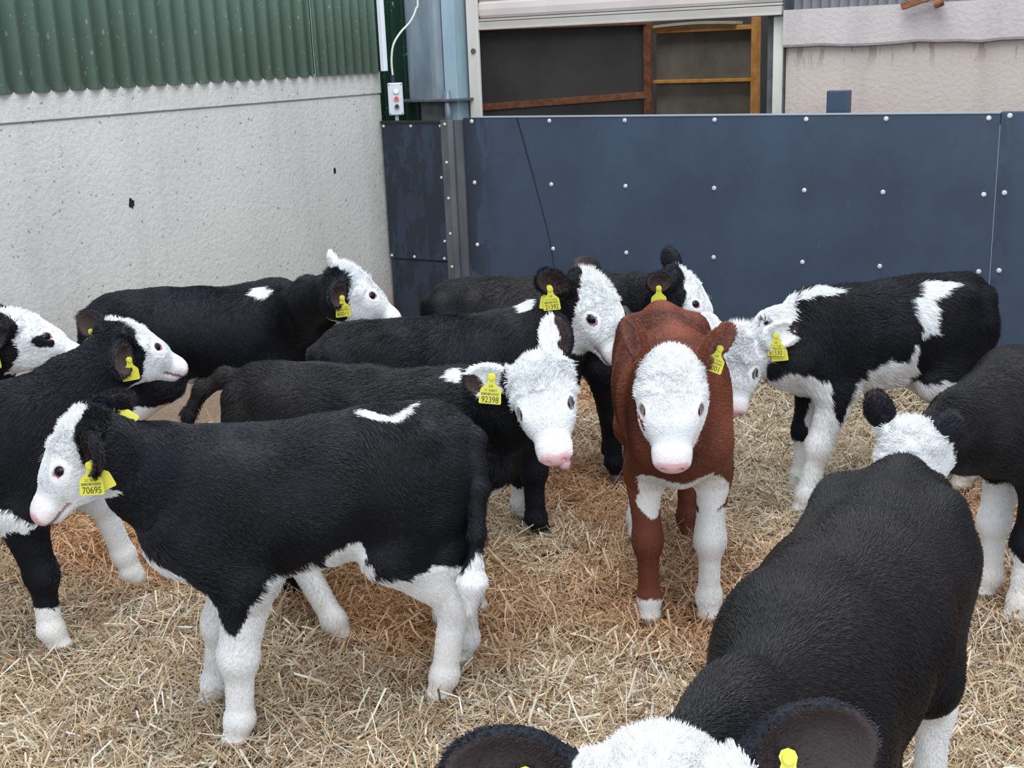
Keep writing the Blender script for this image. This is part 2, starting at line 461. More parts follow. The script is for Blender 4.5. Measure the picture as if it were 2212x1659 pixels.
for x, z_ in ((-4.43, 1.30), (-4.23, 1.30), (-4.02, 1.30), (-4.03, 1.0), (-4.03, 0.62), (-4.43, 0.515), (-4.26, 0.515), (-4.04, 0.515)): bolt(x + 4.2, z_, pp, 0.009)
ps = empty('post', (-3.93, YP, 0)); tag(ps, 'galvanised folded steel corner post between the narrow and wide dark boards', 'post')
m = MB(); m.prism([(-0.08, -0.022, 0), (-0.03, -0.022, 0), (-0.005, -0.006, 0), (0.02, -0.022, 0), (0.07, -0.022, 0), (0.07, 0.03, 0), (-0.08, 0.03, 0)], (0, 0, PZ - 0.012))
m.build('folded_plate', mat_rough('worn_angle_plate', (0.055, 0.065, 0.08), (0.12, 0.125, 0.13), 0.5, 9, 0.2, 0.001, (1, 1, .3)), ps)
for z_ in (1.31, 1.09, 0.88, 0.67, 0.47): bolt(-0.05, z_, ps, 0.009, -0.024)
pm = empty('pen_panel', (-2.4, YP, 0)); tag(pm, 'wide dark blue-grey plastic board with three rows of silver bolts', 'panel', 'dark pen boards')
MB().box(-1.46, 1.465, -0.01, 0.03, -0.1, PZ).build('board', M_BOARD, pm, bevel=0.003)
m = MB(); m.box(-1.40, 1.465, -0.014, 0.05, PZ + 0.0, PZ + 0.006); m.build('top_edge', mat_plain('pale_board_edge', (0.30, 0.33, 0.37), 0.5), pm)
m = MB()
pts = [(-3.50, 1.345), (-3.47, 1.25), (-3.44, 1.14), (-3.40, 1.0), (-3.36, 0.85), (-3.325, 0.72), (-3.30, 0.60), (-3.285, 0.46)]
m.add([(p[0] + 2.4 - 0.006 * (1 - i * .09), -0.0112, p[1]) for i, p in enumerate(pts)] + [(p[0] + 2.4 + 0.006 * (1 - i * .09), -0.0112, p[1]) for i, p in enumerate(pts)],
      [(i, i + 8, i + 9, i + 1) for i in range(7)])
m.build('black_run_mark', M_SEAM, pm)
for x in (-3.80, -3.29, -2.83, -2.32, -1.84, -1.45, -0.985):
    for z_ in (1.325, 0.975, 0.61): bolt(x + 2.4, z_, pm)
pr_ = empty('pen_panel', (0.4, YP, 0)); tag(pr_, 'dark blue-grey board at the right frame edge beyond the seam', 'panel', 'dark pen boards')
MB().box(-1.3335, 1.5, -0.01, 0.03, -0.1, PZ + 0.008).build('board', M_BOARD, pr_, bevel=0.003)
MB().box(-1.336, -1.332, -0.0112, -0.009, 0.0, PZ - 0.05).build('joint_line', mat_plain('pale_joint', (0.16, 0.19, 0.22), 0.6), pr_)
for x in (-0.895, -0.4, 0.1, 0.6):
    for z_ in (1.335, 0.985, 0.62): bolt(x - 0.4, z_, pr_)
o = MB().box(-1.78, -1.67, 6.12, 6.18, 0.0, 1.455).build('gate_post', M_NAVY, bevel=0.004)
tag(o, 'short navy steel post sticking up behind the pen board', 'post')

# conduit, cable and control box at the wall end
m = MB(); m.box(XL + 0.045, XL + 0.075, 5.975, 6.01, 1.62, 3.2)
tag(m.build('conduit', M_WHITE, bevel=0.003), 'white cable trunking running down the end of the green cladding', 'conduit')
cb = empty('control_box', (XL + 0.06, 6.09, 1.36)); tag(cb, 'grey shutter control box with white, red and black push buttons', 'control box')
cb.rotation_euler = (0, 0, math.radians(35))
MB().box(-0.045, 0.045, 0.0, 0.05, 0, 0.19).build('back_shell', M_BLACK, cb, bevel=0.004)
MB().box(-0.045, 0.045, -0.045, 0.0, 0, 0.19).build('front_cover', M_BOXG, cb, bevel=0.006)
for z_, mt in ((0.14, M_WHITE), (0.098, M_RED), (0.052, M_BLACK)):
    m = MB(); m.tube([(0.005, -0.045, z_), (0.005, -0.052, z_)], 0.018, 20); bz = m.build('button', M_BOXG, cb)
    m = MB(); m.tube([(0.005, -0.052, z_), (0.005, -0.058, z_)], 0.013, 20); m.build('button_cap', mt, bz)
for (x, z_) in ((-.036, .18), (.036, .18), (-.036, .01), (.036, .01)):
    m = MB(); m.tube([(x, -0.045, z_), (x, -0.047, z_)], 0.004, 8); m.build('screw', M_DARKM, cb)
m = MB(); m.tube([(-0.01, 0, 0.19), (-0.01, 0, 0.235)], 0.012, 12); m.build('cable_gland', M_BLACK, cb)
m = MB(); m.tube([(0, 0.0, 0.0), (0, 0.0, -0.09)], 0.012, 12); m.build('lower_conduit', M_BOXG, cb)
cp = [(XL + 0.052, 6.085, 1.59), (XL + 0.05, 6.085, 1.68), (XL + 0.06, 6.10, 1.77), (XL + 0.09, 6.14, 1.84), (XL + 0.13, 6.19, 1.90), (XL + 0.155, 6.22, 1.97), (XL + 0.165, 6.23, 2.05), (XL + 0.165, 6.23, 2.6)]
sp = []
for i in range(len(cp) - 1):
    p0, p1, p2, p3 = (Vector(cp[max(0, min(len(cp) - 1, j))]) for j in (i - 1, i, i + 1, i + 2))
    for k in range(8):
        u = k / 8; sp.append(0.5 * ((2 * p1) + (p2 - p0) * u + (2 * p0 - 5 * p1 + 4 * p2 - p3) * u * u + (3 * p1 - p0 - 3 * p2 + p3) * u ** 3))
m = MB(); m.tube(sp + [Vector(cp[-1])], 0.0065, 10)
tag(m.build('power_cable', M_CABLE, smooth=True), 'pale flexible cable curving down into the control box', 'cable')
# ---------------------------------------------------------------- bedding
def snoise(p, freq, seed, octs=3):
    """smooth noise as a sum of randomly oriented sines, about -1..1"""
    r = np.random.RandomState(seed); p = np.asarray(p, np.float64); out = np.zeros(p.shape[:-1]); amp = 1.0; tot = 0
    for o_ in range(octs):
        s = np.zeros_like(out)
        for k in range(6):
            d = r.normal(size=p.shape[-1]); d /= np.linalg.norm(d)
            s += np.sin(p @ (d * freq * (0.6 + 0.8 * r.rand())) + r.rand() * 6.28)
        out += amp * s / 2.6; tot += amp; amp *= 0.5; freq *= 2.1
    return out / tot


def bed(x, y):
    p = np.stack([x, y], -1)
    h = 0.022 * snoise(p, 5.0, 3, 2) + 0.012 * snoise(p, 14.0, 4, 2)
    h = h + 0.10 * np.clip((y - 5.2) / 0.8, 0, 1) ** 2 - 0.10 * np.clip((-3.95 - x) / 0.35, 0, 1)
    return h - 0.012


gx, gy = np.meshgrid(np.linspace(-4.46, 2.0, 330), np.linspace(-0.5, 6.0, 330), indexing='ij')
gz = bed(gx, gy) - 0.012
co = np.stack([gx, gy, gz], -1).reshape(-1, 3)
idx = np.arange(330 * 330).reshape(330, 330)
fc = np.stack([idx[:-1, :-1], idx[1:, :-1], idx[1:, 1:], idx[:-1, 1:]], -1).reshape(-1, 4)
t = NT('trodden_straw'); v = t.co()
n1 = t.noise(v, 1.5, 4); n2 = t.noise(t.co((1, 1, 1)), 90, 4, 0.7)
c = t.mixc(n2, (0.045, 0.026, 0.013), (0.26, 0.165, 0.09))
c = t.mixc(t.math('MULTIPLY', t.math('SUBTRACT', n1, 0.45, True), 2.0, True), c, (0.22, 0.10, 0.04))
fl = mesh_np('floor', co, fc, t.out(c, 0.9, bump=n2, bd=0.01)); tag(fl, kind='structure')
o = MB().box(-12, 8, -6, 14, -0.3, -0.12).build('floor_slab', M_TAUPE); tag(o, kind='structure')


def straw(N, seed):
    r = np.random.RandomState(seed)
    # uneven scatter over the pen, thicker where the bedding lies close to the people side
    K = N * 3; x = r.uniform(-4.38, 1.3, K); y = r.uniform(0.9, 5.91, K)
    d = np.hypot(x, y); az = np.degrees(np.arctan2(-x, y))
    keep = (r.rand(K) < np.clip(2.6 / d, 0, 1) ** 1.3) & (az > -4) & (az < 66) & (d > 1.3)
    x, y = x[keep][:N], y[keep][:N]; N = len(x)
    p2 = np.stack([x, y], -1)
    L = r.gamma(3.5, 0.014, N) + 0.016; L = np.clip(L, 0.018, 0.17)
    w = r.uniform(0.0008, 0.0015, N) + 0.0018 * (r.rand(N) < .22)
    clump = snoise(p2, 9.0, 11, 3) * 2.2
    th = r.uniform(0, 2 * np.pi, N) * 0.75 + clump
    tilt = np.abs(r.normal(0, 0.30, N)) * np.sign(r.rand(N) - 0.5)
    up = r.rand(N) < 0.08; tilt[up] = r.uniform(0.5, 1.1, up.sum())
    d = np.stack([np.cos(th) * np.cos(tilt), np.sin(th) * np.cos(tilt), np.sin(tilt)], -1)
    side = np.stack([-np.sin(th), np.cos(th), np.zeros(N)], -1)
    roll = r.uniform(-0.9, 0.9, N)
    nrm = np.cross(d, side); nrm *= np.sign(nrm[:, 2:3] + 1e-9)
    s2 = side * np.cos(roll)[:, None] + nrm * np.sin(roll)[:, None]
    n2_ = np.cross(s2, d); n2_ *= np.sign(n2_[:, 2:3] + 1e-9)
    c0 = np.stack([x, y, bed(x, y) + r.uniform(-0.014, 0.030, N) + 0.5 * L * np.abs(np.sin(tilt)) * 0.9], -1)
    bend = r.normal(0, 0.11, N) * L
    co = np.zeros((N, 3, 3, 3))
    for i, s in enumerate((-0.5, 0.0, 0.5)):
        ctr = c0 + d * (L * s)[:, None] + (nrm * 0.5 + side * 0.8) * (bend * (1 - (2 * s) ** 2))[:, None]
        co[:, i, 0] = ctr + s2 * w[:, None]
        co[:, i, 1] = ctr - s2 * w[:, None]
        co[:, i, 2] = ctr + n2_ * (w * 0.8)[:, None]
    b0 = np.arange(N)[:, None] * 9; fs = []
    for i in range(2):
        for k in range(3):
            a, b_ = i * 3 + k, i * 3 + (k + 1) % 3
            fs.append(b0 + np.array([[a, b_, b_ + 3, a + 3]]))
    f = np.stack(fs, 1).reshape(-1, 4)
    pal = np.array([(0.56, 0.42, 0.27), (0.47, 0.33, 0.19), (0.76, 0.66, 0.50), (0.30, 0.17, 0.085), (0.44, 0.39, 0.28), (0.78, 0.73, 0.63)])
    pr = np.array([0.34, 0.24, 0.16, 0.10, 0.10, 0.06])
    c = pal[r.choice(6, N, p=pr)] * r.uniform(0.75, 1.15, (N, 1))
    orange = np.clip(snoise(p2, 2.6, 21, 2) * 1.6 - 0.15 + 0.35 * (y > 2.6), 0, 1)[:, None] * 0.75
    c = c * (1 - orange) + c * np.array([1.02, 0.66, 0.42]) * orange
    pale = np.clip(snoise(p2, 2.0, 31, 2) * 1.4 - 0.1, 0, 1)[:, None] * 0.5
    c = c * (1 - pale) + (c * 0.6 + np.array([0.24, 0.22, 0.16])) * pale
    return co.reshape(-1, 3), f, np.repeat(c, 9, 0)


t = NT('straw_stems'); a = t.n('ShaderNodeAttribute', attribute_name='tint'); M_STRAW = t.out(a.outputs['Color'], 0.45, spec=0.5)
sc_, sf, scol = straw(NSTRAW, 5)
st = mesh_np('straw', sc_, sf, M_STRAW, smooth=False); set_col(st.data, 'tint', scol)
tag(st, 'loose golden straw bedding covering the pen floor', 'straw', kind='stuff')
# ---------------------------------------------------------------- calf anatomy
#CALFCORE
def V3(*a): return np.array(a, float)
def unit(v): v = np.asarray(v, float); return v / (np.linalg.norm(v) + 1e-12)


class Sdf:
    def __init__(s): s.p = []; s.xl = 1.0

    def xf(s, v, tagn):
        if tagn in ('body', 'tail') and v[0] < .15: v = v.copy(); v[0] = .15 + (v[0] - .15) * s.xl
        return v

    def cap(s, a, b, ra, rb, k=0.03, up=(0, 0, 1), tagn='body'):
        a, b = s.xf(V3(*a), tagn), s.xf(V3(*b), tagn)
        ra = ra if isinstance(ra, tuple) else (ra, ra); rb = rb if isinstance(rb, tuple) else (rb, rb)
        w = b - a; ln = np.linalg.norm(w); w = w / ln
        up = np.array(up, float); vz = up - w * (up @ w)
        if np.linalg.norm(vz) < 0.05: vz = V3(1, 0, 0) - w * w[0]
        vz = unit(vz); vy = np.cross(vz, w)
        m = max(ra + rb) + k + 0.02
        s.p.append(('c', a, ln, w, vy, vz, ra, rb, k, np.minimum(a, b) - m, np.maximum(a, b) + m, tagn, 1))

    def ell(s, c, r, k=0.03, R=None, sign=1, tagn='body'):
        c = s.xf(V3(*c), tagn); r = V3(*r); R = np.eye(3) if R is None else R   # columns are the axes
        m = max(r) + k + 0.02
        s.p.append(('e', c, r, R, k, c - m, c + m, tagn, sign))

    @staticmethod
    def d1(q, P):
        if q[0] == 'c':
            _, a, ln, w, vy, vz, ra, rb = q[:8]
            X = P - a; t = X @ w; tc = np.clip(t / ln, 0, 1)
            ry = ra[0] + (rb[0] - ra[0]) * tc; rz = ra[1] + (rb[1] - ra[1]) * tc
            mn = np.minimum(ry, rz)
            return (np.sqrt(((X @ vy) / ry) ** 2 + ((X @ vz) / rz) ** 2 + ((t - tc * ln) / mn) ** 2) - 1) * mn
        _, c, r, R = q[:4]
        X = (P - c) @ R
        return (np.sqrt((X[..., 0] / r[0]) ** 2 + (X[..., 1] / r[1]) ** 2 + (X[..., 2] / r[2]) ** 2) - 1) * r.min()

    @staticmethod
    def mix(d, di, k, sign):
        if sign > 0:
            h = np.clip(k - np.abs(d - di), 0, None) / k
            return np.minimum(d, di) - h * h * k * 0.25
        di = -di; h = np.clip(k - np.abs(d - di), 0, None) / k
        return np.maximum(d, di) + h * h * k * 0.25

    def ev(s, P):
        d = np.full(P.shape[0], 0.12)
        for q in s.p:
            k = q[8] if q[0] == 'c' else q[4]; lo, hi = (q[9], q[10]) if q[0] == 'c' else (q[5], q[6])
            m = np.all((P > lo) & (P < hi), 1)
            if m.any(): d[m] = s.mix(d[m], s.d1(q, P[m]), k, q[-1])
        return d

    def evt(s, P, tags):
        d = np.full(P.shape[0], 0.12)
        for q in s.p:
            if ((q[11] if q[0] == 'c' else q[7]) in tags) and q[-1] > 0:
                lo, hi = (q[9], q[10]) if q[0] == 'c' else (q[5], q[6])
                m = np.all((P > lo) & (P < hi), 1)
                if m.any(): d[m] = np.minimum(d[m], s.d1(q, P[m]))
        return d

    def grad(s, P, e=0.0025):
        g = np.stack([s.ev(P + np.eye(3)[i] * e) - s.ev(P - np.eye(3)[i] * e) for i in range(3)], -1)
        return g / (np.linalg.norm(g, axis=1, keepdims=True) + 1e-9), g / (2 * e)

    def mesh(s, h):
        lo = np.min([q[9] if q[0] == 'c' else q[5] for q in s.p], 0) + 0.01
        hi = np.max([q[10] if q[0] == 'c' else q[6] for q in s.p], 0) - 0.01
        n = np.ceil((hi - lo) / h).astype(int) + 1
        ax = [lo[i] + np.arange(n[i]) * h for i in range(3)]
        D = np.full(n, 0.12)
        for q in s.p:
            k = q[8] if q[0] == 'c' else q[4]; l, u = (q[9], q[10]) if q[0] == 'c' else (q[5], q[6])
            sl = [slice(max(0, int((l[i] - lo[i]) / h)), min(n[i], int((u[i] - lo[i]) / h) + 2)) for i in range(3)]
            g = np.stack(np.meshgrid(*[ax[i][sl[i]] for i in range(3)], indexing='ij'), -1)
            D[tuple(sl)] = s.mix(D[tuple(sl)], s.d1(q, g), k, q[-1])
        I = D < 0
        # surface nets
        cs = np.zeros(n - 1, np.int8)
        cnt = sum(I[i:n[0] - 1 + i, j:n[1] - 1 + j, k_:n[2] - 1 + k_].astype(np.int8) for i in (0, 1) for j in (0, 1) for k_ in (0, 1))
        act = (cnt > 0) & (cnt < 8)
        ii = np.argwhere(act); vid = -np.ones(n - 1, np.int64); vid[act] = np.arange(len(ii))
        acc = np.zeros((len(ii), 3)); c = np.zeros(len(ii))
        corners = [(i, j, k_) for i in (0, 1) for j in (0, 1) for k_ in (0, 1)]
        for a in corners:
            for axx in range(3):
                if a[axx]: continue
                b = list(a); b[axx] = 1
                ia = ii + np.array(a); ib = ii + np.array(b)
                da = D[ia[:, 0], ia[:, 1], ia[:, 2]]; db = D[ib[:, 0], ib[:, 1], ib[:, 2]]
                m = (da < 0) != (db < 0); t = da[m] / (da[m] - db[m])
                p = np.array(a, float)[None].repeat(m.sum(), 0); p[:, axx] += t
                acc[m] += p; c[m] += 1
        co = lo + (ii + acc / c[:, None]) * h
        faces = []
        for axx in range(3):
            o1, o2 = [(1, 2), (2, 0), (0, 1)][axx]
            A = np.moveaxis(I, axx, 0); dd = A[:-1] != A[1:]; dd = np.moveaxis(dd, 0, axx)
            e = np.argwhere(dd); m = (e[:, o1] > 0) & (e[:, o2] > 0) & (e[:, o1] < n[o1] - 1) & (e[:, o2] < n[o2] - 1); e = e[m]
            ins = I[e[:, 0], e[:, 1], e[:, 2]]
            q = []
            for (x, y) in ((-1, -1), (0, -1), (0, 0), (-1, 0)):
                f = e.copy(); f[:, o1] += x; f[:, o2] += y; q.append(vid[f[:, 0], f[:, 1], f[:, 2]])
            q = np.stack(q, 1); q[~ins] = q[~ins][:, ::-1]; faces.append(q)
        faces = np.concatenate(faces)
        for _ in range(2):
            nn, g = s.grad(co); d = s.ev(co); gm = np.clip((g ** 2).sum(1), 0.15, None)
            co = co - g * (np.clip(d, -h, h) / gm)[:, None]
        return co, faces


def headframe(c, rz):
    """head axes in calf-local space from world yaw and pitch"""
    yaw, pitch, roll = math.radians(c['hyaw']) - rz, math.radians(c['hpitch']), math.radians(c.get('hroll', 0))
    hx = V3(math.cos(yaw) * math.cos(pitch), math.sin(yaw) * math.cos(pitch), -math.sin(pitch))
    hy = V3(-math.sin(yaw), math.cos(yaw), 0); hz = np.cross(hx, hy)
    hy, hz = hy * math.cos(roll) + hz * math.sin(roll), hz * math.cos(roll) - hy * math.sin(roll)
    return np.stack([hx, hy, hz], 1)   # columns


def calf_pose(c):
    """all joints in local space (metres), heading +x"""
    s = c.get('s', 1.0); rz = math.radians(c['az'])
    h = V3(math.cos(rz), math.sin(rz), 0); W = V3(*c['W'], 0)
    org = W - h * 0.26 * s
    Rw = np.array([[math.cos(rz), -math.sin(rz), 0], [math.sin(rz), math.cos(rz), 0], [0, 0, 1]])
    poll = (V3(*c['poll']) - org) @ Rw / s
    return dict(org=org, rz=rz, s=s, poll=poll, R=headframe(c, rz), Rw=Rw)


def L2W(ps, p): return ps['org'] + ps['Rw'] @ (np.asarray(p, float) * ps['s'])


def calf_sdf(c, ps):
    S = Sdf(); S.xl = c.get('len', 1.0); fat = c.get('fat', 1.0)
    T = [(-.43, .675, .085, .115), (-.34, .665, .145, .165), (-.20, .655, .158, .178), (-.03, .64, .168, .188), (.11, .638, .158, .186), (.24, .645, .125, .172), (.34, .62, .09, .125)]
    for a, b in zip(T[:-1], T[1:]):
        S.cap((a[0], 0, a[1]), (b[0], 0, b[1]), (a[2] * fat, a[3]), (b[2] * fat, b[3]), 0.03)
    S.cap((.16, 0, .775), (.28, 0, .765), .045, .045, 0.05)
    S.cap((-.40, 0, .80), (-.05, 0, .785), (.03, .035), (.03, .03), 0.06)
    S.cap((.37, 0, .55), (.22, 0, .475), .055, .05, 0.06)
    for sy, F, Hn in ((1, 'FL', 'HL'), (-1, 'FR', 'HR')):
        S.ell((-.30, sy * .105 * fat, .77), (.05, .035, .04), 0.05)
        S.ell((-.45, sy * .05, .745), (.035, .03, .04), 0.04)
        S.ell((.23, sy * .085 * fat, .67), (.085, .05, .13), 0.05)
        dx, dy, dz = c.get(F, (0, 0, 0))
        ex = .20 + dx * .12
        K = V3(ex + .03 + dx * .42, sy * .09 + dy * .5, .265 + dz * .75)
        Fe = V3(.235 + dx, sy * .088 + dy, .085 + dz); Ho = V3(.255 + dx, sy * .088 + dy, .012 + dz)
        if c.get(F + 'k'): K = K + V3(*c[F + 'k'])
        S.cap((.33, sy * .085 * fat, .60), (ex, sy * .10 * fat, .47), (.055, .075), (.05, .07), 0.045, up=(1, 0, 0))
        S.cap((ex, sy * .10 * fat, .47), K, (.050, .070), (.037, .043), 0.035, up=(1, 0, 0))
        S.ell(K + V3(.006, 0, 0), (.042, .040, .052), 0.03)
        S.cap(K, Fe, (.031, .037), (.030, .034), 0.025, up=(1, 0, 0))
        S.ell(Fe, (.034, .032, .034), 0.02)
        S.cap(Fe, Ho + V3(0, 0, .02), .029, .031, 0.02)
        S.cap(Ho + V3(-.008, 0, .012), Ho + V3(.014, 0, -.004), .030, .026, 0.015)
        dx, dy, dz = c.get(Hn, (0, 0, 0))
        St = V3(-.215 + dx * .12, sy * .105 * fat, .475)
        Hk = V3(-.425 + dx * .62, sy * .085 + dy * .6, .30 + dz * .7); Fe = V3(-.39 + dx, sy * .085 + dy, .088 + dz); Ho = V3(-.365 + dx, sy * .085 + dy, .012 + dz)
        S.cap((-.32, sy * .075 * fat, .67), St, (.075, .125), (.055, .075), 0.05, up=(1, 0, 0))
        S.cap((-.39, sy * .07, .66), (-.395 + dx * .2, sy * .085, .44), (.06, .085), (.045, .055), 0.045, up=(1, 0, 0))
        S.cap(St, Hk, (.050, .068), (.031, .040), 0.04, up=(1, 0, 0))
        S.cap((-.40 + dx * .2, sy * .085, .46), Hk + V3(-.012, 0, .01), (.040, .045), (.02, .022), 0.035, up=(1, 0, 0))
        S.ell(Hk + V3(-.004, 0, 0), (.040, .033, .048), 0.03)
        S.cap(Hk, Fe, (.031, .040), (.030, .035), 0.025, up=(1, 0, 0))
        S.ell(Fe, (.035, .033, .034), 0.02)
        S.cap(Fe, Ho + V3(0, 0, .02), .029, .031, 0.02)
        S.cap(Ho + V3(-.008, 0, .012), Ho + V3(.014, 0, -.004), .030, .026, 0.015)
    # tail
    tl = c.get('tail', [(-.44, 0, .795), (-.495, 0, .755), (-.515, .0, .64), (-.51, 0, .50), (-.505, 0, .42)])
    rr = [.024, .021, .017, .014, .013]
    for i in range(len(tl) - 1):
        S.cap(tl[i], tl[i + 1], rr[min(i, 4)], rr[min(i + 1, 4)], 0.025, tagn='tail')
    e0, e1 = V3(*tl[-2]), V3(*tl[-1]); d = unit(e1 - e0); tw = c.get('tuft', .024)
    S.cap(e1, e1 + d * .05, .014, tw, 0.02, tagn='tail'); S.cap(e1 + d * .05, e1 + d * .13, tw, .008, 0.02, tagn='tail')
    # head
    R, p = ps['R'], ps['poll']; hs = c.get('hs', 1.0) / ps['s']
    def Hd(x, y, z): return p + R @ (V3(x, y, z) * hs)
    up = R[:, 2]
    def hc(a, b, ra, rb, k, tagn='head'):
        f = lambda r: tuple(q * hs for q in r) if isinstance(r, tuple) else (r * hs, r * hs)
        S.cap(Hd(*a), Hd(*b), f(ra), f(rb), k * hs, up=up, tagn=tagn)
    # neck
    att = Hd(.035, 0, -.085); base = V3(.27, 0, .66); mid = base * .45 + att * .55 + V3(*c.get('neckmid', (0, 0, .0)))
    nf = c.get('neck', 1.0)
    S.cap(base, mid, (.095 * nf, .145), (.068 * nf, .105), 0.07)
    S.cap(mid, att, (.066 * nf, .105), (.062, .08), 0.05)
    hc((.035, 0, -.058), (.085, 0, -.052), (.078, .062), (.080, .060), .03)
    hc((.085, 0, -.052), (.15, 0, -.058), (.079, .058), (.070, .048), .03)
    hc((-.0, 0, -.028), (.03, 0, -.022), (.052, .038), (.055, .034), .03)
    hc((.14, 0, -.062), (.24, 0, -.078), (.064, .046), (.047, .036), .03)
    hc((.235, 0, -.078), (.256, 0, -.081), (.049, .034), (.048, .031), .012)
    hc((.045, 0, -.128), (.15, 0, -.118), (.060, .058), (.048, .036), .035)
    hc((.15, 0, -.116), (.242, 0, -.112), (.044, .030), (.036, .019), .012)
    for sy in (1, -1):
        S.ell(Hd(.075, sy * .042, -.105), V3(.072, .034, .055) * hs, .03, R, tagn='head')
        E = V3(.124, sy * .058, -.037); en = unit((.46, sy * .78, .42))
        S.ell(Hd(*E), V3(.030, .019, .022) * hs, .02, R, tagn='head')
        S.ell(Hd(*(E + en * .0245)), V3(.0170, .0120, .0120) * hs, .006, R, sign=-1, tagn='head')
        c_, s_ = math.cos(.7), math.sin(.7)
        Rn = R @ np.array([[c_, -sy * s_, 0], [sy * s_, c_, 0], [0, 0, 1]])
        S.ell(Hd(.287, sy * .027, -.072), V3(.014, .007, .009) * hs, .006, Rn, sign=-1, tagn='head')
    # ears
    ears = {}
    for nm, sy in (('earL', 1), ('earR', -1)):
        e = c.get(nm, (-.15, 1.0, -.20, .75, .25, .60))   # direction (x,y,z) and opening (x,y,z) in head axes, for the left side
        if e[0] == 'w':     # directions given as (right, towards the people side, up) of the pen
            wr = ps['Rw'].T @ np.array([(.86, .51, 0), (.51, -.86, 0), (0, 0, 1)]).T
            ed = unit(wr @ V3(*e[1])); on = wr @ V3(*(e[2] if len(e) > 2 else (0, .9, .15)))
        else: ed = unit(R @ V3(e[0], sy * e[1], e[2])); on = R @ V3(e[3], sy * e[4], e[5])
        on = unit(on - ed * (on @ ed)); wd = np.cross(on, ed)
        RE = np.stack([ed, wd, on], 1); r0 = Hd(.015, sy * .066, -.030); es = hs * c.get('es', 1.0)
        S.cap(r0, r0 + ed * .05 * es, .022 * es, .022 * es, .02, tagn='ear')
        S.ell(r0 + ed * .086 * es, V3(.068, .049, .024) * es, .015, RE, tagn='ear')
        S.ell(r0 + ed * .092 * es + on * .0185 * es, V3(.059, .040, .0245) * es, .006, RE, sign=-1, tagn='ear')
        ears[nm] = (r0, RE, es)
    S.ears = ears; S.Hd = Hd; S.hs = hs
    return S
#ENDCORE


def inpoly(x, y, poly):
    r = np.zeros(x.shape, bool); n = len(poly); j = n - 1
    for i in range(n):
        xi, yi = poly[i]; xj, yj = poly[j]
        c = ((yi > y) != (yj > y)) & (x < (xj - xi) * (y - yi) / (yj - yi + 1e-12) + xi)
        r ^= c; j = i
    return r


BLK = V3(.0022, .0034, .0078); WHT = V3(.80, .81, .82); CREAM = V3(.70, .60, .48); PINK = V3(.72, .44, .46); DBR = V3(.013, .0095, .0085)


